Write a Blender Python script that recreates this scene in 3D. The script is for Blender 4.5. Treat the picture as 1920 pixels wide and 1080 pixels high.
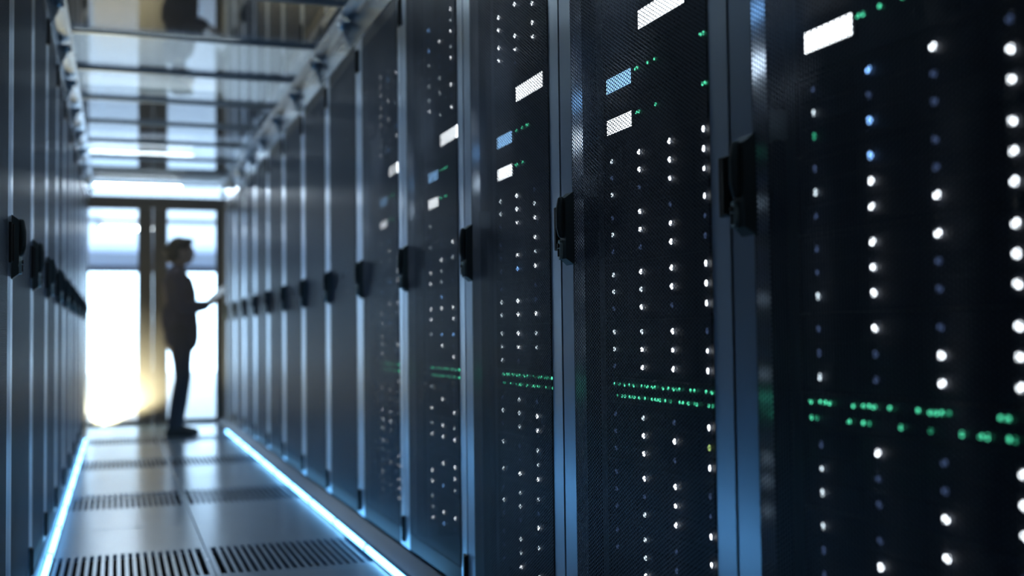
import bpy, bmesh, math, random
from mathutils import Vector, Matrix

for o in list(bpy.data.objects):
    bpy.data.objects.remove(o)
S = bpy.context.scene
COL = S.collection
R = math.radians

# ------------------------------------------------------------------ camera
F_PX, YAW, PITCH, ROLL, CAM_H = 2101.306, 0.33925, 0.04136, -0.01198, 0.84204
cd = bpy.data.cameras.new('camera')
cd.sensor_width = 36.0
cd.lens = F_PX / 1920.0 * 36.0
cd.clip_start = 0.02
cd.clip_end = 100
cam = bpy.data.objects.new('camera', cd)
COL.objects.link(cam)
fx, fy = math.sin(YAW), math.cos(YAW)
fwd = Vector((fx * math.cos(PITCH), fy * math.cos(PITCH), math.sin(PITCH)))
r0 = Vector((fy, -fx, 0))
u0 = r0.cross(fwd)
c_, s_ = math.cos(ROLL), math.sin(ROLL)
right = r0 * c_ + u0 * s_
up = -r0 * s_ + u0 * c_
m = Matrix((right, up, -fwd)).transposed().to_4x4()
m.translation = Vector((0, 0, CAM_H))
cam.matrix_world = m
cd.dof.use_dof = True
cd.dof.focus_distance = 2.62
cd.dof.aperture_fstop = 1.75
cd.dof.aperture_blades = 0
S.camera = cam

# ------------------------------------------------------------------ world, exposure, lights
w = bpy.data.worlds.new('world')
S.world = w
w.use_nodes = True
w.node_tree.nodes['Background'].inputs[0].default_value = (0.25, 0.5, 1.0, 1)
w.node_tree.nodes['Background'].inputs[1].default_value = 0.008
S.view_settings.view_transform = 'Standard'
S.view_settings.look = 'None'
S.view_settings.exposure = 0.0
S.view_settings.gamma = 1.0
S.view_settings.use_curve_mapping = False
S.cycles.max_bounces = 8
S.cycles.transparent_max_bounces = 24
S.cycles.sample_clamp_indirect = 4.0
S.cycles.use_denoising = True

TUBE_POWER = 14.0        # ceiling tubes above the glass roof
STRIP_POWER = 7.5       # floor strips
CEILING_PANELS = 0.95    # glow added to the ceiling boards
END_WALL = 8.0         # glow added to the end wall of the room past the doors

def lamp(name, kind, loc, power, color, size=0.05, **kw):
    d = bpy.data.lights.new(name, kind)
    d.energy = power
    d.color = color
    if kind == 'POINT':
        d.shadow_soft_size = size
    o = bpy.data.objects.new(name, d)
    o.location = loc
    COL.objects.link(o)
    for k, v in kw.items():
        setattr(d, k, v)
    return o

wl = lamp('added_warm_glow', 'SPOT', (-0.10, 11.36, 0.045), 260, (1.0, 0.87, 0.50), 0.05, spot_size=R(160), spot_blend=0.35, shadow_soft_size=0.05)  # added spot imitating warm lens glow by the left door; no lamp stands there
wl.rotation_euler = (R(180), 0, 0)

# ------------------------------------------------------------------ materials
def nodes_of(mt):
    mt.use_nodes = True
    return mt.node_tree.nodes, mt.node_tree.links

def pbr(name, col, rough=0.5, metal=0.0, grain=0.0, gscale=60.0, stretch=(1, 1, 1), spec=0.5, bump=0.0, coat=0.0):
    mt = bpy.data.materials.new(name)
    N, L = nodes_of(mt)
    b = N['Principled BSDF']
    b.inputs['Base Color'].default_value = (*col, 1)
    b.inputs['Roughness'].default_value = rough
    b.inputs['Metallic'].default_value = metal
    b.inputs['Specular IOR Level'].default_value = spec
    b.inputs['Coat Weight'].default_value = coat
    if grain or bump:
        tc = N.new('ShaderNodeTexCoord')
        mp = N.new('ShaderNodeMapping')
        mp.inputs['Scale'].default_value = stretch
        nz = N.new('ShaderNodeTexNoise')
        nz.inputs['Scale'].default_value = gscale
        nz.inputs['Detail'].default_value = 4
        L.new(tc.outputs['Object'], mp.inputs['Vector'])
        L.new(mp.outputs[0], nz.inputs['Vector'])
        mr = N.new('ShaderNodeMapRange')
        mr.inputs['To Min'].default_value = max(0.02, rough - grain)
        mr.inputs['To Max'].default_value = min(1, rough + grain)
        L.new(nz.outputs['Fac'], mr.inputs['Value'])
        L.new(mr.outputs[0], b.inputs['Roughness'])
        if bump:
            bp = N.new('ShaderNodeBump')
            bp.inputs['Strength'].default_value = bump
            bp.inputs['Distance'].default_value = 0.002
            L.new(nz.outputs['Fac'], bp.inputs['Height'])
            L.new(bp.outputs[0], b.inputs['Normal'])
    return mt

def emit(name, col, strength, sample=True):
    mt = bpy.data.materials.new(name)
    N, L = nodes_of(mt)
    b = N['Principled BSDF']
    b.inputs['Base Color'].default_value = (col[0] * .4, col[1] * .4, col[2] * .4, 1)
    b.inputs['Roughness'].default_value = 0.3
    b.inputs['Emission Color'].default_value = (*col, 1)
    b.inputs['Emission Strength'].default_value = strength
    if not sample:
        mt.cycles.emission_sampling = 'NONE'
    return mt

def pane_glass(name, tint, ior):
    mt = bpy.data.materials.new(name)
    N, L = nodes_of(mt)
    N.remove(N['Principled BSDF'])
    t = N.new('ShaderNodeBsdfTransparent')
    t.inputs[0].default_value = (*tint, 1)
    g = N.new('ShaderNodeBsdfGlossy')
    g.inputs['Roughness'].default_value = 0.015
    # Schlick reflectance, the same from both sides of the sheet
    lw = N.new('ShaderNodeLayerWeight')
    lw.inputs['Blend'].default_value = 0.5
    pw = N.new('ShaderNodeMath'); pw.operation = 'POWER'; pw.inputs[1].default_value = 5
    L.new(lw.outputs['Facing'], pw.inputs[0])
    f = N.new('ShaderNodeMapRange')
    f.inputs['To Min'].default_value = ior
    f.inputs['To Max'].default_value = 1.0
    L.new(pw.outputs[0], f.inputs['Value'])
    mx = N.new('ShaderNodeMixShader')
    L.new(f.outputs[0], mx.inputs[0])
    L.new(t.outputs[0], mx.inputs[1])
    L.new(g.outputs[0], mx.inputs[2])
    L.new(mx.outputs[0], N['Material Output'].inputs['Surface'])
    return mt

M = {}
M['stile'] = pbr('stile_steel', (0.62, 0.74, 0.90), 0.29, 0.92)
M['perf'] = pbr('perforated_steel', (0.105, 0.14, 0.20), 0.37, 0.3, spec=0.25)
M['body'] = pbr('cabinet_black', (0.010, 0.012, 0.016), 0.35, 0.3)
M['liner'] = pbr('cabinet_liner', (0.02, 0.024, 0.03), 0.16, 0.6)
M['black'] = pbr('black_plastic', (0.006, 0.007, 0.009), 0.45)
M['handle'] = pbr('handle_metal', (0.07, 0.10, 0.115), 0.42, 0.3)
M['chrome'] = pbr('chrome_lock', (0.60, 0.78, 0.84), 0.35, 0.35, 0.1, 200)
M['rail'] = pbr('rack_rail', (0.16, 0.21, 0.25), 0.4, 0.7)
M['chassis'] = pbr('server_chassis', (0.010, 0.011, 0.014), 0.4, 0.4)
M['tray'] = pbr('drive_tray_plastic', (0.010, 0.012, 0.019), 0.65, 0.0, 0.06, 80)
M['tile'] = pbr('raised_floor_tile', (0.50, 0.66, 0.86), 0.22, 0.0, 0.04, 7, (1, 1, 1), 0.8)
M['slot_tile'] = pbr('slotted_floor_tile', (0.48, 0.64, 0.84), 0.25, 0.1, 0.06, 20)
M['void'] = pbr('subfloor_dark', (0.01, 0.012, 0.015), 0.8)
M['rail_dark'] = pbr('door_rail_dark', (0.05, 0.07, 0.10), 0.5, 0.2)
M['kerb'] = pbr('kerb_aluminium', (0.10, 0.15, 0.22), 0.5, 0.4, 0.06, 30)
M['alu'] = pbr('brushed_aluminium', (0.55, 0.62, 0.7), 0.25, 0.95, 0.08, 50, (1, .05, 1))
M['bar'] = pbr('roof_crossbar_steel', (0.11, 0.16, 0.23), 0.35, 0.7)
M['frame'] = pbr('door_frame_black', (0.010, 0.010, 0.012), 0.4, 0.2)
M['wall'] = pbr('dark_wall_paint', (0.05, 0.06, 0.075), 0.8)
M['ceil_dark'] = pbr('dark_soffit', (0.015, 0.018, 0.022), 0.8)
M['ceil_white'] = pbr('white_enamel', (0.72, 0.76, 0.78), 0.5)
M['board_glow'] = emit('board_added_glow', (0.66, 0.83, 0.96), CEILING_PANELS)
M['panel_far'] = emit('board_added_glow_dim', (0.56, 0.70, 1.0), 0.34)
M['white_wall'] = pbr('white_wall_paint', (0.75, 0.78, 0.82), 0.7)
M['white_floor'] = pbr('pale_vinyl_floor', (0.85, 0.87, 0.9), 0.3)
M['glass_roof'] = pane_glass('roof_glass', (0.96, 0.98, 0.985), 0.40)
M['glass_door'] = pane_glass('door_glass', (0.97, 0.98, 0.985), 0.03)
M['led_w3'] = emit('led_white_bright', (0.86, 0.93, 1.0), 7.0, False)
M['led_w2'] = emit('led_white_medium', (0.75, 0.9, 1.0), 2.4, False)
M['led_w1'] = emit('led_standby', (0.22, 0.35, 0.75), 0.30, False)
M['led_b3'] = emit('led_blue', (0.22, 0.48, 1.0), 4.5, False)
M['led_g3'] = emit('led_green_bright', (0.10, 0.9, 0.5), 2.2, False)
M['led_g2'] = emit('led_green_medium', (0.05, 0.6, 0.32), 1.1, False)
M['led_y2'] = emit('led_yellow_green', (0.55, 0.8, 0.25), 1.5, False)
M['disp_w'] = emit('display_white', (0.88, 0.95, 1.0), 6.0, False)
M['disp_b'] = emit('display_blue', (0.28, 0.58, 1.0), 3.0, False)
M['strip'] = emit('floor_strip_glow', (0.20, 0.58, 1.0), STRIP_POWER)
M['tube'] = emit('ceiling_tube_glow', (0.80, 0.93, 1.0), TUBE_POWER)
M['tube_far'] = emit('hall_tube_glow', (0.80, 0.93, 1.0), 45.0)
M['glow_wall'] = emit('end_wall_added_glow', (0.54, 0.78, 1.0), END_WALL)  # added emission that brightens the door panes and the aisle
M['skin'] = pbr('skin', (0.42, 0.28, 0.22), 0.55)
M['hair'] = pbr('dark_hair', (0.02, 0.016, 0.012), 0.6, 0, 0.1, 200, (1, 1, .2), 0.4, 0.5)
M['jacket'] = pbr('dark_purple_jacket', (0.09, 0.075, 0.11), 0.85, 0, 0.05, 90, (1, 1, 1), 0.3, 0.4)
M['trousers'] = pbr('black_trousers', (0.06, 0.055, 0.075), 0.85, 0, 0.05, 90, (1, 1, 1), 0.3, 0.4)
M['shoe'] = pbr('dark_shoe', (0.02, 0.017, 0.017), 0.5)
M['eye'] = pbr('eye_white', (0.7, 0.7, 0.7), 0.2)
M['tablet'] = pbr('tablet_grey_metal', (0.5, 0.54, 0.58), 0.35, 0.6)
M['screen'] = emit('tablet_screen_glow', (0.6, 0.75, 0.9), 0.5, False)

# ------------------------------------------------------------------ helpers
class MB:
    """collects shapes into one mesh"""
    def __init__(self):
        self.v, self.f = [], []
    def add(self, vs, fs):
        n = len(self.v)
        self.v += [tuple(p) for p in vs]
        self.f += [tuple(i + n for i in q) for q in fs]
        return self
    def box(self, x0, x1, y0, y1, z0, z1):
        vs = [(x, y, z) for z in (z0, z1) for y in (y0, y1) for x in (x0, x1)]
        return self.add(vs, [(0, 2, 3, 1), (4, 5, 7, 6), (0, 1, 5, 4), (2, 6, 7, 3), (0, 4, 6, 2), (1, 3, 7, 5)])
    def bbox(self, x0, x1, y0, y1, z0, z1, b):
        """box chamfered on its front (low-y) face"""
        vs = [(x0, y1, z0), (x1, y1, z0), (x1, y1, z1), (x0, y1, z1),
              (x0, y0 + b, z0), (x1, y0 + b, z0), (x1, y0 + b, z1), (x0, y0 + b, z1),
              (x0 + b, y0, z0 + b), (x1 - b, y0, z0 + b), (x1 - b, y0, z1 - b), (x0 + b, y0, z1 - b)]
        fs = [(1, 0, 3, 2), (8, 9, 10, 11)]
        for i in range(4):
            j = (i + 1) % 4
            fs += [(i, j, 4 + j, 4 + i), (4 + i, 4 + j, 8 + j, 8 + i)]
        return self.add(vs, fs)
    def prism(self, pts, axis, a, b):
        """extrude a 2-D outline along an axis"""
        n = len(pts)
        def P(p, t):
            if axis == 'z': return (p[0], p[1], t)
            if axis == 'y': return (p[0], t, p[1])
            return (t, p[0], p[1])
        vs = [P(p, a) for p in pts] + [P(p, b) for p in pts]
        fs = [tuple(range(n))[::-1], tuple(range(n, 2 * n))]
        fs += [(i, (i + 1) % n, n + (i + 1) % n, n + i) for i in range(n)]
        return self.add(vs, fs)
    def tube(self, p, q, r, n=10, r2=None):
        p, q = Vector(p), Vector(q)
        d = (q - p).normalized()
        a = d.orthogonal().normalized(); b = d.cross(a)
        r2 = r if r2 is None else r2
        vs = []
        for c, rr in ((p, r), (q, r2)):
            vs += [c + (a * math.cos(2 * math.pi * i / n) + b * math.sin(2 * math.pi * i / n)) * rr for i in range(n)]
        fs = [tuple(range(n))[::-1], tuple(range(n, 2 * n))]
        fs += [(i, (i + 1) % n, n + (i + 1) % n, n + i) for i in range(n)]
        return self.add(vs, fs)
    def dome(self, c, r, h, n=8):
        """lens bulging towards -y"""
        vs = []
        for k, (rr, hh) in enumerate(((1, 0), (.8, .6), (.4, .93))):
            vs += [(c[0] + math.cos(2 * math.pi * i / n) * r * rr, c[1] - h * hh, c[2] + math.sin(2 * math.pi * i / n) * r * rr) for i in range(n)]
        vs.append((c[0], c[1] - h, c[2]))
        fs = []
        for k in range(2):
            fs += [(k * n + i, k * n + (i + 1) % n, (k + 1) * n + (i + 1) % n, (k + 1) * n + i) for i in range(n)]
        fs += [(2 * n + i, 2 * n + (i + 1) % n, 3 * n) for i in range(n)]
        return self.add(vs, fs)
    def ellipsoid(self, c, rx, ry, rz, rot=None, nu=16, nv=10):
        c = Vector(c); vs = []
        for j in range(1, nv):
            t = math.pi * j / nv
            for i in range(nu):
                u = 2 * math.pi * i / nu
                p = Vector((rx * math.sin(t) * math.cos(u), ry * math.sin(t) * math.sin(u), rz * math.cos(t)))
                if rot: p = rot @ p
                vs.append(c + p)
        top = Vector((0, 0, rz)); bot = Vector((0, 0, -rz))
        if rot: top, bot = rot @ top, rot @ bot
        vs += [c + top, c + bot]
        T, B = len(vs) - 2, len(vs) - 1
        fs = []
        for j in range(nv - 2):
            fs += [(j * nu + i, (j + 1) * nu + i, (j + 1) * nu + (i + 1) % nu, j * nu + (i + 1) % nu) for i in range(nu)]
        fs += [(T, i, (i + 1) % nu) for i in range(nu)]
        fs += [(B, (nv - 2) * nu + (i + 1) % nu, (nv - 2) * nu + i) for i in range(nu)]
        return self.add(vs, fs)
    def limb(self, pts, n=14, sy=1.0):
        """tapered limb through (x, y, z, r) or (x, y, z, rx, ry): a closed loft with rounded ends"""
        P = [Vector(p[:3]) for p in pts]
        rad = [(p[3], p[4] if len(p) > 4 else p[3] * sy) for p in pts]
        rings = []
        for k in range(len(P)):
            d = (P[min(k + 1, len(P) - 1)] - P[max(k - 1, 0)]).normalized()
            b = Vector((0, 1, 0))
            if abs(d.y) > .9: b = Vector((0, 0, 1))
            a = b.cross(d).normalized(); b = d.cross(a).normalized()
            rings.append((P[k], d, a, b, rad[k]))
        out = []
        c, d, a, b, (ra, rb) = rings[0]
        for t in (80, 50, 25):
            out.append((c - d * min(ra, rb) * math.sin(R(t)), a, b, ra * math.cos(R(t)), rb * math.cos(R(t))))
        for c, d, a, b, (ra, rb) in rings: out.append((c, a, b, ra, rb))
        c, d, a, b, (ra, rb) = rings[-1]
        for t in (25, 50, 80):
            out.append((c + d * min(ra, rb) * math.sin(R(t)), a, b, ra * math.cos(R(t)), rb * math.cos(R(t))))
        vs = []
        for c, a, b, ra, rb in out:
            vs += [c + a * math.cos(2 * math.pi * i / n) * ra + b * math.sin(2 * math.pi * i / n) * rb for i in range(n)]
        fs = [tuple(range(n))[::-1], tuple(range(len(vs) - n, len(vs)))]
        for k in range(len(out) - 1):
            fs += [(k * n + i, k * n + (i + 1) % n, (k + 1) * n + (i + 1) % n, (k + 1) * n + i) for i in range(n)]
        return self.add(vs, fs)
    def data(self, name, mat):
        me = bpy.data.meshes.new(name)
        me.from_pydata(self.v, [], self.f)
        me.update()
        me.materials.append(mat)
        return me

def link(name, data, parent=None, loc=(0, 0, 0), rz=0.0):
    o = bpy.data.objects.new(name, data)
    COL.objects.link(o)
    o.location = loc
    o.rotation_euler = (0, 0, rz)
    if parent: o.parent = parent
    return o

def thing(name, label, cat, loc=(0, 0, 0), rz=0.0, group=None, data=None):
    o = link(name, data, None, loc, rz)
    o['label'] = label
    o['category'] = cat
    if group: o['group'] = group
    return o

def struct(name, data, loc=(0, 0, 0)):
    o = link(name, data, None, loc)
    o['kind'] = 'structure'
    return o

def remesh(o, voxel, smooth=4):
    md = o.modifiers.new('remesh', 'REMESH'); md.mode = 'VOXEL'; md.voxel_size = voxel; md.use_smooth_shade = True
    sm = o.modifiers.new('smooth', 'SMOOTH'); sm.iterations = smooth; sm.factor = 0.5

ORD = ['first', 'second', 'third', 'fourth', 'fifth', 'sixth', 'seventh', 'eighth', 'ninth', 'tenth', 'eleventh', 'twelfth', 'thirteenth', 'fourteenth']

# ------------------------------------------------------------------ dimensions
XR, XL = 1.0184, -0.2655       # front planes of the two cabinet rows
W, H = 0.8, 2.172
SEAM_R, SEAM_L = 1.723, 3.222
Y_DOOR = 11.75
Z_ROOF = 2.335

# ------------------------------------------------------------------ structure: floors, walls, ceiling
subfloor = struct('floor', MB().box(-3, 4, -1.2, Y_DOOR, -0.35, -0.30).data('floor', M['void']))
TP = 0.5965
TX0 = 0.337 - TP
tile_me = MB().bbox(0, TP - .003, 0, .02, 0, .597, .0015)
def flat_tile(v):   # turn the chamfered front of a box upwards
    return [(x, z, -y) for x, y, z in v]
tile_me.v = flat_tile(tile_me.v)
tile_d = tile_me.data('floor_tile', M['tile'])
sl = MB()
fl = TP - .003
sl.box(0, fl, 0, .032, -.02, 0); sl.box(0, fl, .565, .597, -.02, 0)
NS = 20; px0 = .018; pitch = (fl - 2 * px0) / NS
sl.box(0, px0, .032, .565, -.02, 0); sl.box(fl - px0, fl, .032, .565, -.02, 0)
for k in range(NS - 1):
    xx = px0 + pitch * (k + 1)
    sl.box(xx - .0065, xx + .0065, .032, .565, -.02, 0)
slot_d = sl.data('slotted_tile', M['slot_tile'])
row = 0
y = 4.13 - 0.6 * 6
while y < Y_DOOR - .1:
    slotted = (round((y - 4.13) / 0.6) % 3 == 0)
    for cx in range(2):
        n = 'slotted_floor_tile' if slotted else 'floor_tile'
        me = slot_d if slotted else tile_d
        t = link(n, me, subfloor, (TX0 + cx * TP, y, 0))
    y += 0.6
far_floor = struct('floor_past_doors', MB().box(-3, 4, Y_DOOR + .08, 30, -.06, 0.0).data('far_floor', M['white_floor']))
struct('wall_left', MB().box(-3.1, -3, -1.2, Y_DOOR + .06, -.3, 3.2).data('wall', M['wall']))
struct('wall_right', MB().box(4, 4.1, -1.2, Y_DOOR + .06, -.3, 3.2).data('wall', M['wall']))
struct('wall_back', MB().box(-3, 4, -1.3, -1.2, -.3, 3.2).data('wall', M['wall']))
struct('wall_left_past_doors', MB().box(-3.1, -3, Y_DOOR + .06, 30, -.06, 3.2).data('wall', M['white_wall']))
struct('wall_right_past_doors', MB().box(4, 4.1, Y_DOOR + .06, 30, -.06, 3.2).data('wall', M['white_wall']))
struct('wall_far_end', MB().box(-3, 4, 30, 30.1, 0, 2.52).data('wall_far', M['glow_wall']))
struct('trim_far_end', MB().box(-3, 4, 29.9, 30.1, 2.52, 2.68).data('trim_far', M['wall']))
struct('wall_far_end_upper', MB().box(-3, 4, 30, 30.1, 2.68, 3.2).data('wall_far2', M['white_wall']))
# door walls on both sides of the glass doors (behind the cabinet rows)
struct('wall_end_right', MB().box(1.03, 4, Y_DOOR, Y_DOOR + .08, -.05, 2.26).data('wall_end', M['wall']))
struct('wall_end_left', MB().box(-3, XL - .03, Y_DOOR, Y_DOOR + .08, -.05, 2.26).data('wall_end', M['wall']))
# ceiling: dark soffit with bands of white boards given an added glow
ceiling = struct('ceiling', MB().box(-3, 4, -1.2, 30, 3.06, 3.2).data('ceiling', M['ceil_dark']))
board = MB().box(0, 1.163, 0, .58, 3.0, 3.03).data('ceiling_panel', M['board_glow'])
board_far = MB().box(0, 1.163, 0, .58, 3.0, 3.03).data('ceiling_panel', M['panel_far'])
for (b0, b1) in ((4.0, 5.2), (8.35, 10.7), (12.4, 14.2), (15.5, 21.2), (22.0, 29.8)):
    n = max(1, int(round((b1 - b0) / .6)))
    st = (b1 - b0) / n
    for i in range(n):
        for k in range(6):
            o = link('ceiling_panel', board if b0 < 12 else board_far, ceiling, (-3 + k * 1.1667, b0 + i * st, 0))
            o.scale = (1, (st - .004) / .58, 1)

# sliding glass doors
door = struct('door_1', None, (0, Y_DOOR, 0))
def dpart(name, x0, x1, z0, z1, y0=0, y1=.05, mat='frame', parent=None):
    return link(name, MB().box(x0, x1, y0, y1, z0, z1).data(name, M[mat]), parent or door)
dpart('header', XL - .03, 1.03, 2.15, 2.262, -.02, .07)
dpart('side_jamb', .962, 1.03, 0.0, 2.15, -.02, .07)
dpart('side_jamb', XL - .03, XL - .012, 0.0, 2.15, -.02, .07)
dpart('threshold', XL - .03, .962, -.02, .012, -.03, .07)
for (a, b, lab) in ((XL - .012, .3375, 0), (.3405, .962, 1)):
    g0, g1 = (a + .008, .198) if lab == 0 else (.478, b - .010)
    dpart('leaf_stile', a, g0, .014, 2.148)
    dpart('leaf_stile', g1, b, .014, 2.148)
    dpart('leaf_rail', g0, g1, .014, .034)
    dpart('leaf_rail', g0, g1, 2.138, 2.148)
    dpart('glass_pane', g0, g1, .034, 2.138, .018, .028, 'glass_door')
    hx = g1 + .05 if lab == 0 else g0 - .05
    link('pull_handle', MB().tube((hx, -.045, .85), (hx, -.045, 1.25), .012).tube((hx, -.045, .9), (hx, 0, .9), .008)
         .tube((hx, -.045, 1.2), (hx, 0, 1.2), .008).data('pull_handle', M['black']), door)

# kerbs along the cabinet plinths
struct('trim_1', MB().prism([(.945, -.02), (1.05, -.02), (1.05, .045), (1.018, .045), (.960, .012), (.945, .012)], 'y', 1.0, Y_DOOR - .03).data('kerb_r', M['kerb']))
struct('trim_2', MB().prism([(-.30, -.02), (-.255, -.02), (-.255, .012), (-.2655, .045), (-.30, .045)], 'y', 1.5, Y_DOOR - .03).data('kerb_l', M['kerb']))

# ------------------------------------------------------------------ floor light strips
tube_d = MB().tube((0, .006, .016), (0, .654, .016), .0085, 10).data('tube_segment', M['strip'])
cap_d = MB().box(-.011, .011, -.008, .008, .001, .028).data('end_clip', M['alu'])
for (x, y0, n, lab) in ((.924, 3.70, 10, 'cool white light strip along the floor edge of the long right-hand cabinet row'),
                        (-.2399, 3.35, 10, 'cool white light strip on the floor edge below the left-hand cabinets')):
    s = thing('floor_light_strip', lab, 'light strip', (x, y0, 0), 0, None)
    link('channel', MB().box(-.013, .013, 0, .66 * n, .0, .007).data('channel', M['alu']), s)
    for i in range(n):
        link('tube_segment', tube_d, s, (0, .66 * i, 0))
        link('end_clip', cap_d, s, (0, .66 * i, 0))

# ------------------------------------------------------------------ server cabinet
def perforated(x0, x1, z0, z1, a=0.0086, r=0.0037, t=0.0012):
    """sheet with hexagonally packed holes, nearest neighbours stacked vertically"""
    dx = a * math.sqrt(3) / 2
    nx = int((x1 - x0) / dx); nz = int((z1 - z0) / a)
    verts, faces, key = [], [], {}
    def V(x, yy, z):
        k = (round(x * 2e4), round(z * 2e4))
        if k not in key:
            key[k] = len(verts); verts.append((x, yy, z))
        return key[k]
    Ro = a / math.sqrt(3)
    ox = x0 + (x1 - x0 - (nx - 1) * dx) / 2
    cs = [(math.cos(R(60 * i)), math.sin(R(60 * i))) for i in range(6)]
    for i in range(nx):
        cx = ox + i * dx
        for j in range(nz):
            cz = z0 + a * (j + .5 + (.5 if i % 2 else 0))
            if cz > z1 - a * .4: continue
            out = [V(cx + c * Ro, 0, cz + s * Ro) for c, s in cs]
            n = len(verts)
            verts += [(cx + c * r, 0, cz + s * r) for c, s in cs]
            verts += [(cx + c * r, t, cz + s * r) for c, s in cs]
            for k in range(6):
                k2 = (k + 1) % 6
                faces.append((out[k], out[k2], n + k2, n + k))
                faces.append((n + k, n + k2, n + 6 + k2, n + 6 + k))
    me = bpy.data.meshes.new('door_mesh')
    me.from_pydata(verts, [], faces)
    me.update()
    me.materials.append(M['perf'])
    return me

HW = W / 2 - .0025
ST = .0735
TILT = .0024
CAB = []      # (name, mesh data, local offset, sub-parts)
fr = MB()
fr.box(-HW, HW, .035, .9, .05, .085); fr.box(-HW, HW, .035, .9, H - .035, H)
fr.box(-HW, HW, .88, .9, .085, H - .035)
fr.box(-HW, -HW + .03, .035, .065, .085, H - .035); fr.box(HW - .03, HW, .035, .065, .085, H - .035)
CAB.append(('cabinet_frame', fr.data('cabinet_frame', M['body']), []))
for sx in (-1, 1):
    a, b = sorted((sx * HW, sx * (HW - .012)))
    CAB.append(('side_panel', MB().box(a, b, .066, .879, .086, H - .036).data('side_panel', M['liner']), []))
for x in (-.318, .318):
    CAB.append(('rack_rail', MB().prism([(x - .016, .072), (x + .016, .072), (x + .016, .076), (x - .012, .076), (x - .012, .11), (x - .016, .11)], 'z', .09, H - .04).data('rack_rail', M['rail']), []))
# door leaf: two stiles whose faces lean slightly apart, two rails, perforated sheet
def stile(x0, x1, lean):
    yl, yr = (.0004, 0) if lean > 0 else (TILT, 0)
    pts = [(x0, .028), (x0, yl + .002), (x0 + .002, yl), (x1 - .002, yr), (x1, yr + .002), (x1, .028)]
    return MB().prism(pts, 'z', .055, H - .006)
CAB.append(('door_stile', stile(-HW, -HW + ST, 1).data('door_stile', M['stile']), []))
CAB.append(('door_stile', stile(HW - ST, HW, -1).data('door_stile', M['stile']), []))
CAB.append(('door_rail', MB().bbox(-HW + ST, HW - ST, .001, .028, .055, .115, .002).data('door_rail', M['rail_dark']), []))
CAB.append(('door_rail', MB().bbox(-HW + ST, HW - ST, .001, .028, H - .066, H - .006, .002).data('door_rail', M['rail_dark']), []))
perf_d = perforated(-HW + ST, HW - ST, .115, H - .066)
CAB.append(('door_mesh', perf_d, []))
# hinges on the +x stile
for (z0, z1) in ((2.024, 2.128), (1.046, 1.152), (.072, .165)):
    hb = MB().bbox(HW - .030, HW + .0005, -.006, .004, z0, z1, .002)
    pin = MB().tube((HW - .006, -.006, z0 + .004), (HW - .006, -.006, z1 - .004), .005, 8)
    CAB.append(('hinge', hb.data('hinge', M['black']), [('hinge_pin', pin.data('hinge_pin', M['black']))]))
# swing handle on the -x stile
hx = -.343
def taper_block(x0, x1, z0, z1, yb, yf, bx, bz):
    vs = [(x0, yb, z0), (x1, yb, z0), (x1, yb, z1), (x0, yb, z1), (x0 + bx, yf, z0 + bz), (x1 - bx, yf, z0 + bz), (x1 - bx, yf, z1 - bz), (x0 + bx, yf, z1 - bz)]
    return MB().add(vs, [(1, 0, 3, 2), (4, 5, 6, 7), (0, 1, 5, 4), (1, 2, 6, 5), (2, 3, 7, 6), (3, 0, 4, 7)])
plate = taper_block(hx - .024, hx + .024, 1.004, 1.180, .002, -.018, .006, .016)
lever = MB()
lever.limb([(hx, -.022, 1.160, .0085), (hx, -.026, 1.135, .0095), (hx, -.026, 1.095, .0095), (hx, -.022, 1.078, .009)], 10)
lock = MB().prism([(hx - .010 + .0085 * math.cos(t * math.pi / 6),
                    1.042 + .024 * math.sin(t * math.pi / 6)) for t in range(12)], 'y', -.025, -.016)
key = MB()
key.prism([(hx - .010 + .0045 * math.cos(t * math.pi / 5), 1.052 + .0055 * math.sin(t * math.pi / 5)) for t in range(10)], 'y', -.029, -.025)
key.box(hx - .0115, hx - .0085, -.028, -.025, 1.026, 1.044)
CAB.append(('handle', plate.data('handle', M['handle']),
            [('handle_lever', lever.data('handle_lever', M['handle'])), ('lock', lock.data('lock', M['chrome'])), ('key_slot', key.data('key_slot', M['black']))]))
lp = MB().box(hx + .036, hx + .047, .016, .05, 1.165, 1.215).box(hx + .036, hx + .049, .016, .022, 1.160, 1.165)
CAB.append(('latch_bracket', lp.data('latch_bracket', M['rail']), []))
for sx in (-.33, .33):
    CAB.append(('levelling_foot', MB().tube((sx, .12, .0), (sx, .12, .05), .02, 8).data('levelling_foot', M['black']), []))

def cabinet(xp, yc, rz, label, group):
    t = thing('server_cabinet', label, 'cabinet', (xp, yc, 0), rz, group)
    for name, me, subs in CAB:
        p = link(name, me, t)
        for sn, sm in subs:
            link(sn, sm, p)
    return t

right_c = [SEAM_R - W / 2 + W * i for i in range(-1, 13)]   # first one stands just beside the camera
nR = len(right_c)
for i, yc in enumerate(right_c):
    if i == 0: lab = 'mesh-door server cabinet beside the camera at the near end of the right-hand row'
    elif i <= 6: lab = f'mesh-door server cabinet, {ORD[i-1]} from the right picture edge in the right-hand row'
    else:
        k = nR - 1 - i
        lab = ('tall dark mesh-door server cabinet next to the glass doors, right-hand row' if k == 0 else
               f'tall dark mesh-door server cabinet, {ORD[k]} from the glass doors in the right-hand row')
    cabinet(XR, yc, R(-90), lab, 'server cabinets of the right-hand row')
left_c = [SEAM_L + W / 2 + W * i for i in range(-1, 10)]
nL = len(left_c)
for i, yc in enumerate(left_c):
    k = nL - 1 - i
    lab = ('tall dark server cabinet nearest the camera at the left picture edge' if i == 0 else
           'tall dark server cabinet touching the bright left glass door, left-hand row' if k == 0 else
           f'tall dark server cabinet with protruding black handle, {ORD[i]} from the camera, left-hand row')
    cabinet(XL, yc, R(90), lab, 'server cabinets of the left-hand row')
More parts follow.
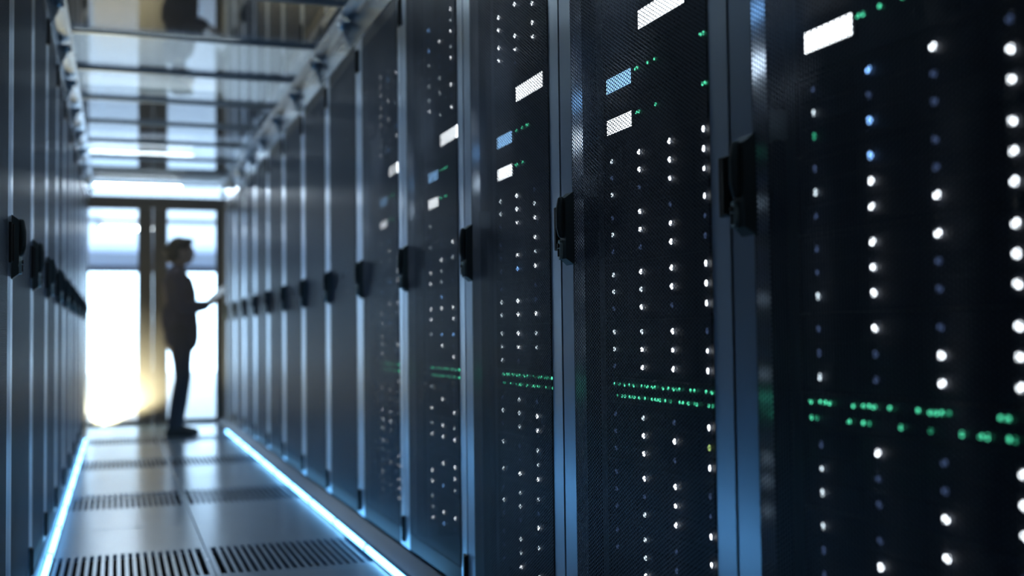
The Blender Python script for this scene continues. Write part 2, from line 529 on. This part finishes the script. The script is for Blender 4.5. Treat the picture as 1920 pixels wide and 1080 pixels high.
# blanking panels closing the rows against the door wall
struct('wall_filler_right', MB().box(XR, XR + .9, right_c[-1] + W / 2 + .003, Y_DOOR - .002, .0, H).data('filler', M['wall']))
struct('wall_filler_left', MB().box(XL - .9, XL, left_c[-1] + W / 2 + .003, Y_DOOR - .002, .0, H).data('filler', M['wall']))

# ------------------------------------------------------------------ rack contents (right-hand row)
YF = .070     # depth of the equipment fronts behind the door plane
LX = [-.242, -.098, .046, .190]
def led_data(key, r=.0061):
    return MB().dome((0, 0, 0), r, .003).data('led', M[key])
LED = {k: led_data('led_' + k) for k in ('w3', 'w2', 'w1', 'b3', 'y2', 'g2')}
SLED = {k: led_data('led_' + k, .0042) for k in ('g3', 'g2', 'w2')}
tb = MB().bbox(0, .140, 0, .03, 0, .036, .0022)
tb.bbox(.012, .036, -.004, .001, .006, .030, .0015)            # latch button block
tb.box(.078, .134, -.0010, .001, .008, .010); tb.box(.078, .134, -.0010, .001, .017, .019); tb.box(.078, .134, -.0010, .001, .026, .028)
tray_d = tb.data('drive_tray', M['tray'])
ch = MB().box(-.288, .288, .012, .70, 0, .129)
ch.bbox(-.300, -.2885, -.002, .02, 0, .129, .002); ch.bbox(.2885, .300, -.002, .02, 0, .129, .002)
ch.box(-.288, .288, 0, .012, .1225, .129)
chassis_d = ch.data('chassis', M['chassis'])

def disk_server(rack, z0, rows, label, group, detail=True):
    """rows: three strings, one character per column: 3 bright, 2 medium, 1 standby, b blue, y yellow, g green, . off"""
    base = Matrix.Translation((XR, rack, 0)) @ Matrix.Rotation(R(-90), 4, 'Z')
    loc = base @ Vector((0, YF, z0))
    t = thing('disk_server', label, 'server', loc, R(-90), group)
    kinds = {'3': 'w3', '2': 'w2', '1': 'w1', 'b': 'b3', 'y': 'y2', 'g': 'g2'}
    if not detail:
        t2 = link('chassis', chassis_d, t)
        for k in set(''.join(rows)) - {'.'}:
            mb = MB()
            for r_, s in enumerate(rows):
                for c, chh in enumerate(s):
                    if chh == k: mb.dome((LX[c], -.001, .105 - .039 * r_), .0058, .003)
            link('led', mb.data('led', M['led_' + kinds[k]]), t)
        return t
    link('chassis', chassis_d, t)
    for r_, s in enumerate(rows):
        for c, chh in enumerate(s):
            p = link('drive_tray', tray_d, t, (-.288 + .144 * c, 0, .0865 - .039 * r_))
            if chh != '.':
                link('led', LED[kinds[chh]], p, (LX[c] + .288 - .144 * c, -.0042, .018))
    return t

disp_small = MB().bbox(-.265, -.135, -.005, .0, .036, .070, .001).data('display', M['disp_w'])
disp_small_b = MB().bbox(-.265, -.135, -.005, .0, .034, .068, .001).data('display', M['disp_b'])
disp_big = MB().bbox(-.093, .118, -.005, .0, .040, .081, .001).data('display', M['disp_w'])
def panel_chassis(h):
    mb = MB().bbox(-.298, .298, 0, .55, 0, h - .003, .003)
    for k in range(9):
        mb.box(.06 + .022 * k, .072 + .022 * k, -.002, .001, .012, .022)
    mb.box(-.28, .28, -.0025, .001, h - .010, h - .006)
    return mb.data('chassis', M['chassis'])
pc1, pc3 = panel_chassis(.102), panel_chassis(.124)
bez = lambda x0, x1, z0, z1: (MB().box(x0 - .005, x1 + .005, -.004, .001, z0 - .005, z0 - .0005).box(x0 - .005, x1 + .005, -.004, .001, z1 + .0005, z1 + .005)
                              .box(x0 - .005, x0 - .0005, -.004, .001, z0 - .0005, z1 + .0005).box(x1 + .0005, x1 + .005, -.004, .001, z0 - .0005, z1 + .0005)).data('display_bezel', M['black'])
bz1, bz2, bz3 = bez(-.265, -.135, .036, .070), bez(-.265, -.135, .034, .068), bez(-.093, .118, .040, .081)

def panel_unit(rack, z0, kind, leds, label, group):
    base = Matrix.Translation((XR, rack, 0)) @ Matrix.Rotation(R(-90), 4, 'Z')
    t = thing('control_unit', label, 'control unit', base @ Vector((0, YF, z0)), R(-90), group)
    link('chassis', pc3 if kind == 'big' else pc1, t)
    d = link('display', {'white': disp_small, 'blue': disp_small_b, 'big': disp_big}[kind], t)
    d['label'] = 'glowing pale blue display' if kind == 'blue' else 'glowing white display'
    link('display_bezel', {'white': bz1, 'blue': bz2, 'big': bz3}[kind], t)
    for x in leds:
        link('led', SLED['g3'], t, (x, -.001, .062))

sw = MB().bbox(-.298, .298, 0, .40, 0, .054, .002)
for k in range(24):
    sw.box(-.276 + .0233 * k, -.260 + .0233 * k, -.003, .001, .021, .033)
switch_d = sw.data('chassis', M['chassis'])
def switch(rack, z0, seed, label):
    base = Matrix.Translation((XR, rack, 0)) @ Matrix.Rotation(R(-90), 4, 'Z')
    t = thing('network_switch', label, 'switch', base @ Vector((0, YF, z0)), R(-90), 'network switches with green lights')
    link('chassis', switch_d, t)
    rnd = random.Random(seed)
    if seed in SWITCH_LEDS:
        for zz, xs in zip((.040, .014), SWITCH_LEDS[seed]):
            for x in xs:
                link('led', SLED['g3' if rnd.random() < .8 else 'g2'], t, (x, -.0035, zz))
        return
    for zz, x00 in ((.040, -.240), (.014, -.232)):
        k = 0
        while x00 + .0124 * k < .262:
            run = rnd.choice((1, 1, 2, 2, 3, 3))
            for q in range(run):
                x = x00 + .0124 * (k + q)
                if x < .262:
                    link('led', SLED['g3' if rnd.random() < .6 else 'g2'], t, (x, -.0035, zz))
            k += run + rnd.choice((1, 1, 2, 2, 3))

SWITCH_LEDS = {
    7: ([-.27, -.243, -.23, -.217, -.156, -.13, -.117, -.105, -.068, -.007, .02, .031, .044, .057, .154, .166],
        [-.269, -.254, -.168, -.131, -.119, -.044, .02, .081, .117, .129, .166, .178]),
    8: ([-.247, -.218, -.192, -.167, -.145, -.105, -.089, -.076, -.053, -.041, -.003, .021, .044, .058, .07, .117, .133, .18, .202],
        [-.23, -.205, -.19, -.165, -.154, -.141, -.117, -.09, -.054, -.039, -.029, -.017, .008, .032, .071, .083, .107, .132, .143, .191, .204]),
}

def rnd_rows(rnd, p_on=.55, blue=.06):
    out = []
    for r_ in range(3):
        s = ''
        for c in range(4):
            u = rnd.random()
            s += 'b' if u < blue else '3' if u < p_on * .7 else '2' if u < p_on else '1' if u < .85 else '.'
        out.append(s)
    return out

# light patterns read from the three nearest racks, top server to bottom server
PAT = {
 0: {'up0': ['13b3', '2133', '.3b3'], 'up1': ['2b13', '1b33', '3b13'], 'up2': ['13b3', '1333', '1b13'],
     'A': ['1b31', '2113', 'gb13'], 'B': ['1b13', '2313', '1333'], 'C': ['1333', '1313', '2313'],
     'D': ['1313', '1133', '2133'], 'E': ['1313', '2113', '2133'], 'F': ['2131', '1333', '1113'], 'G': ['1313', '.333', '1133'], 'H': ['1313', '2133', '1333']},
 1: {'up0': ['2333', '1323', '2.33'], 'up1': ['2331', '1333', '.233'], 'up2': ['2313', '1333', '2133'],
     'A': ['2333', '1333', '2133'], 'B': ['1313', '2331', '1131'], 'C': ['2333', '2233', '1313'],
     'D': ['2231', '2333', '1333'], 'E': ['1213', '133y', '1313'], 'F': ['1331', '1131', '1233'], 'G': ['1213', '1213', '.333'], 'H': ['1213', '2133', '1313']},
 2: {'up0': ['1331', '2313', '.133'], 'up1': ['.3.2', '3333', '3.31'], 'up2': ['3333', '3333', '.1.1'],
     'A': ['2313', '2323', '1333'], 'B': ['1.31', '1323', '1b33'], 'C': ['1.13', '2313', '2333'],
     'D': ['2323', '2323', '21.3'], 'E': ['1212', '2233', '1233'], 'F': ['2123', '.123', '2332'], 'G': ['1223', '2213', '1132'], 'H': ['1222', '12.3', '1332']},
}
LEV = [('up0', 1.864), ('up1', 1.732), ('up2', 1.600), ('A', 1.136), ('B', 1.004), ('C', .872), ('D', .740), ('E', .552), ('F', .420), ('G', .288), ('H', .156)]
DEV1 = {0: [-.124, -.112, -.07, -.02, .11], 1: [-.113, -.10, -.02, .184, .196], 2: [-.11, -.098, -.055]}
DEV2 = {0: [-.09, -.03, .05], 1: [-.117, -.106, -.055, -.021, .18, .192], 2: [-.103, -.055, -.02, -.008]}
WHERE = ['the rack at the right edge', 'the second rack from the right', 'the third rack from the right',
         'the fourth rack from the right', 'the fifth rack from the right', 'the sixth rack from the right']
above = {'up0': 'topmost', 'up1': 'second above the big display unit', 'up2': 'directly above the big display unit', 'A': 'first below the small white display',
         'B': 'second below the small white display', 'C': 'second above the green-lit switch', 'D': 'directly above the green-lit switch',
         'E': 'directly below the green-lit switch', 'F': 'second below the green-lit switch', 'G': 'third below the green-lit switch', 'H': 'lowest'}
for ri in range(6):
    rack = right_c[1 + ri]
    rnd = random.Random(40 + ri)
    detail = ri < 5
    for nm, z0 in LEV:
        rows = PAT[ri][nm] if ri in PAT else rnd_rows(rnd, .62 if ri < 5 else .2, .05)
        disk_server(rack, z0, rows, f'black disk server, {above[nm]}, in {WHERE[ri]}', f'disk servers in {WHERE[ri]}', detail)
    if ri == 5: break
    rg = random.Random(ri)
    d1 = DEV1.get(ri, [-.113, -.10, -.05, -.035]); d2 = DEV2.get(ri, [-.11, -.08, -.06, -.045, -.03])
    panel_unit(rack, 1.472, 'big', [], f'black unit with the widest white display in {WHERE[ri]}', 'control units with displays')
    panel_unit(rack, 1.368, 'blue', d2, f'black unit with small pale blue display in {WHERE[ri]}', 'control units with displays')
    panel_unit(rack, 1.269, 'white', d1, f'black unit with small white display in {WHERE[ri]}', 'control units with displays')
    switch(rack, .685, 7 + ri, f'black network switch with two rows of green lights in {WHERE[ri]}')

# ------------------------------------------------------------------ glass roof over the aisle
roof = thing('aisle_roof', 'glass roof of clear panes on dark crossbars between the two cabinet rows', 'glass roof', (0, 0, Z_ROOF))
bars_y = [4.987 + .8 * i for i in range(-5, 9)]
bar_d = MB().prism([(-.016, 0), (.016, 0), (.016, .010), (.006, .010), (.006, .045), (-.006, .045), (-.006, .010), (-.016, .010)], 'x', XL - .005, XR + .005).data('crossbar', M['bar'])
for yb in bars_y:
    link('crossbar', bar_d, roof, (0, yb, 0))
pane_d = MB().box(XL + .012, XR - .012, .008, .792, .013, .021).data('roof_pane', M['glass_roof'])
for i, yb in enumerate(bars_y[:-1]):
    p = link('roof_pane', pane_d, roof, (0, yb, 0))
for sx, xe in ((1, XR), (-1, XL)):
    pts = [(xe + sx * .004, H - Z_ROOF + .002), (xe + sx * .02, H - Z_ROOF + .002), (xe + sx * .02, .05), (xe - sx * .012, .05), (xe - sx * .012, .022), (xe + sx * .004, .012)]
    link('side_rail', MB().prism(pts, 'y', bars_y[0], bars_y[-1]).data('side_rail', M['alu']), roof)
    lip = [(xe - sx * .055, -.012), (xe + sx * .004, -.028), (xe + sx * .004, -.020), (xe - sx * .055, -.004)]
    link('edge_lip', MB().prism(lip, 'y', bars_y[0], bars_y[-1]).data('edge_lip', M['alu']), roof)
    br = MB()
    br.prism([(xe + sx * .004, -.15), (xe + sx * .004, -.03), (xe - sx * .05, -.03)], 'y', -.012, .012)
    br.ellipsoid((xe - sx * .03, 0, -.05), .022, .03, .022, None, 10, 6)
    bd = br.data('roof_bracket', M['alu'])
    for yb in bars_y:
        link('roof_bracket', bd, roof, (0, yb + .14, 0))

# ------------------------------------------------------------------ ceiling tube lamps above the roof
tl = MB().bbox(0, 1, 0, 1, 0, 1, .01)
housing = MB().prism([(-.07, .03), (.07, .03), (.05, -.015), (-.05, -.015)], 'x', -.62, .62).data('housing', M['ceil_white'])
tubes_far = MB().tube((-.55, -.035, -.035), (.55, -.035, -.035), .026, 10).tube((-.55, .035, -.035), (.55, .035, -.035), .026, 10).data('lamp_tube', M['tube_far'])
tubes = MB().tube((-.55, -.035, -.035), (.55, -.035, -.035), .026, 10).tube((-.55, .035, -.035), (.55, .035, -.035), .026, 10).data('lamp_tube', M['tube'])
ends = MB().bbox(-.60, -.552, -.05, .05, -.05, -.012, .004).bbox(.552, .60, -.05, .05, -.05, -.012, .004).data('end_cap', M['alu'])
LY = [1.0, 3.4, 6.3, 10.2, 13.4, 16.0, 22.4]
names = ['above the glass roof close to the camera', 'above the glass roof over the first cabinets', 'above the middle of the glass roof',
         'brightest, seen through the glass roof above the person', 'just past the glass doors', 'second past the glass doors',
         'seen through the top of the left glass door']
for yy, nm in zip(LY, names):
    t = thing('tube_lamp', f'white twin-tube ceiling lamp {nm}', 'lamp', (.27, yy, 2.97), 0, 'twin-tube ceiling lamps')
    link('housing', housing, t); link('lamp_tube', tubes if yy < 12 else tubes_far, t); link('end_cap', ends, t)

# ------------------------------------------------------------------ person, in profile, facing the right-hand cabinets
PY = 10.155
per = thing('person', 'person standing in dark jacket and trousers with tied-up hair, holding a tablet', 'person', (0.50, PY, 0))
def pm(name, mb, mat, voxel=.007, smooth=5, parent=None):
    o = link(name, mb.data(name, M[mat]), parent or per)
    if voxel: remesh(o, voxel, smooth)
    return o
# body (skin): head, neck, torso core, arms, hands, legs
b = MB()
rotH = Matrix.Rotation(R(8), 3, 'Y')
HC = Vector((.035, 0, 1.600))
b.ellipsoid(HC + Vector((-.005, 0, .015)), .098, .076, .098, rotH)            # skull
b.ellipsoid(HC + Vector((.030, 0, -.040)), .062, .058, .075, rotH)            # face and jaw
b.ellipsoid(HC + Vector((.062, 0, -.088)), .024, .030, .022)                  # chin
b.limb([(.120, 0, 1.615, .010), (.136, 0, 1.585, .014), (.128, 0, 1.575, .012)], 8)   # nose
b.ellipsoid(HC + Vector((.092, 0, -.060)), .014, .026, .012)                  # mouth
b.ellipsoid(HC + Vector((.086, 0, .020)), .014, .045, .010)                   # brow
for s in (-1, 1): b.ellipsoid(HC + Vector((-.004, s * .078, -.015)), .020, .010, .032)
b.limb([(.000, 0, 1.40, .062), (.012, 0, 1.47, .054), (.022, 0, 1.54, .054)], 14)     # neck
b.limb([(.03, 0, .92, .11, .14), (.035, 0, 1.05, .10, .125), (.02, 0, 1.20, .105, .14), (.0, 0, 1.33, .10, .155), (-.005, 0, 1.40, .07, .11)], 18)
for s in (-1, 1):
    sh = (-.01, s * .165, 1.375); el = (.035, s * .215, 1.11); wr = (.235, s * .125, 1.125)
    b.limb([(*sh, .052), (.01, s * .20, 1.25, .044), (*el, .038)], 12)
    b.limb([(*el, .038), (.13, s * .175, 1.11, .040), (*wr, .030)], 12)
    # palm under the tablet edge, four fingers below it and the thumb on top
    pc = Vector(wr) + Vector((.045, -s * .012, .014))
    b.ellipsoid(pc, .045, .030, .016, Matrix.Rotation(R(-32), 3, 'Y'))
    for k, ln in enumerate((.040, .046, .043, .034)):
        y0 = s * (.085 + .019 * k)
        p1 = (pc.x + .028, y0, pc.z + .012)
        p2 = (p1[0] + ln * .62, y0 - s * .004, p1[2] + .010)
        p3 = (p2[0] + ln * .35, y0 - s * .006, p2[2] + .026)
        b.limb([(*p1, .0095), (*p2, .0088), (*p3, .0075)], 8)
    b.limb([(pc.x - .01, s * .092, pc.z + .016, .0105), (pc.x + .012, s * .078, pc.z + .040, .0095), (pc.x + .035, s * .070, pc.z + .056, .008)], 8)
for s, fo in ((-1, 0.0), (1, .045)):
    b.limb([(.025, s * .085, .92, .085), (.035, s * .085, .70, .070), (.030 + fo * .5, s * .08, .49, .052), (-.010 + fo * .8, s * .08, .32, .052), (-.045 + fo, s * .08, .09, .035), (-.02 + fo, s * .085, .05, .035)], 12)
    b.limb([(-.055 + fo, s * .085, .035, .03), (.07 + fo, s * .095, .028, .028)], 10)
pm('body', b, 'skin', .0055, 4)
# jacket: long, open hem over the hips
j = MB()
j.limb([(.028, 0, .84, .150, .175), (.030, 0, .95, .146, .178), (.035, 0, 1.08, .128, .160), (.020, 0, 1.22, .138, .170), (-.004, 0, 1.34, .130, .185), (-.006, 0, 1.405, .088, .130), (.004, 0, 1.44, .066, .075)], 22)
for s in (-1, 1):
    j.limb([(-.01, s * .155, 1.375, .072), (.01, s * .20, 1.25, .062), (.035, s * .215, 1.11, .056)], 14)
    j.limb([(.035, s * .215, 1.11, .056), (.13, s * .178, 1.11, .058), (.215, s * .136, 1.122, .046)], 14)
j.ellipsoid((-.085, 0, 1.00), .06, .11, .14)
jk = pm('jacket', j, 'jacket', .008, 5)
jk['label'] = 'dark purple-black jacket'
t_ = MB()
for s, fo in ((-1, 0.0), (1, .045)):
    t_.limb([(.022, s * .080, .92, .108), (.030, s * .085, .72, .088), (.033 + fo * .5, s * .082, .50, .066), (-.006 + fo * .8, s * .08, .30, .060), (-.042 + fo, s * .08, .10, .050)], 14)
t_.ellipsoid((.02, 0, .90), .125, .165, .12)
pm('trousers', t_, 'trousers', .008, 5)
for s, fo in ((-1, 0.0), (1, .045)):
    q = MB()
    q.limb([(-.075 + fo, s * .088, .040, .038, .036), (-.01 + fo, s * .09, .046, .042, .040), (.07 + fo, s * .098, .034, .032, .042), (.115 + fo, s * .102, .028, .026, .036)], 14)
    q.limb([(-.045 + fo, s * .082, .06, .046), (-.044 + fo, s * .082, .10, .044)], 12)
    q.box(-.105 + fo, .135 + fo, s * .09 - .036, s * .09 + .040, .0, .016)
    pm('shoe', q, 'shoe', .006, 4)
hr = MB()
hr.ellipsoid(HC + Vector((-.022, 0, .035)), .104, .086, .094, rotH)
hr.ellipsoid(HC + Vector((-.055, 0, -.010)), .068, .078, .080)
hr.ellipsoid(HC + Vector((.045, 0, .088)), .055, .062, .032)
hr.ellipsoid(HC + Vector((-.118, 0, .010)), .046, .046, .044)                 # bun
hr.limb([(-.06, 0, 1.535, .045, .055), (-.035, 0, 1.515, .03, .045)], 12)
pm('hair', hr, 'hair', .006, 3)
for s in (-1, 1):
    pm('eye', MB().ellipsoid(HC + Vector((.083, s * .031, .001)), .011, .012, .009, None, 10, 8), 'eye', 0)

tab = thing('tablet', 'thin grey tablet held up in both hands of the person', 'tablet', (.815, PY, 1.205), 0)
tab.rotation_euler = (R(16), R(-43), 0)
link('tablet_body', MB().box(-.125, .125, -.09, .09, -.005, .004).data('tablet_body', M['tablet']), tab)
link('tablet_screen', MB().box(-.105, .105, -.077, .077, .0042, .005).data('tablet_screen', M['screen']), tab)

# ------------------------------------------------------------------ added haze: warm lens glow at the left door, veil over the person
puff = MB().box(XL + .045, .75, 10.60, Y_DOOR - .06, .03, 1.35)
mist = MB().box(XL + .045, XR - .045, 8.6, 10.59, .03, Z_ROOF - .02)
for dens, mb, lab in ((2.1, puff, 'added haze standing in for the warm lens glow at the left door'),
                      (0.09, mist, 'faint added haze lifting the dark tones around the standing person')):
    hz = bpy.data.materials.new('added_haze')
    N, L = nodes_of(hz)
    N.remove(N['Principled BSDF'])
    vs = N.new('ShaderNodeVolumeScatter')
    vs.inputs['Density'].default_value = dens
    vs.inputs['Anisotropy'].default_value = 0.0
    if dens > 1:      # thickest at its middle, fading outwards
        tc = N.new('ShaderNodeTexCoord')
        mp = N.new('ShaderNodeMapping')
        mp.vector_type = 'TEXTURE'
        mp.inputs['Location'].default_value = (-.08, 11.36, .42)
        mp.inputs['Scale'].default_value = (.80, .80, .90)
        gr = N.new('ShaderNodeTexGradient'); gr.gradient_type = 'SPHERICAL'
        mu = N.new('ShaderNodeMath'); mu.operation = 'MULTIPLY'; mu.inputs[1].default_value = dens
        L.new(tc.outputs['Object'], mp.inputs['Vector'])
        L.new(mp.outputs[0], gr.inputs[0])
        L.new(gr.outputs['Fac'], mu.inputs[0])
        L.new(mu.outputs[0], vs.inputs['Density'])
    L.new(vs.outputs[0], N['Material Output'].inputs['Volume'])
    o = thing('haze', lab, 'haze', data=mb.data('haze', hz))
    o['kind'] = 'stuff'
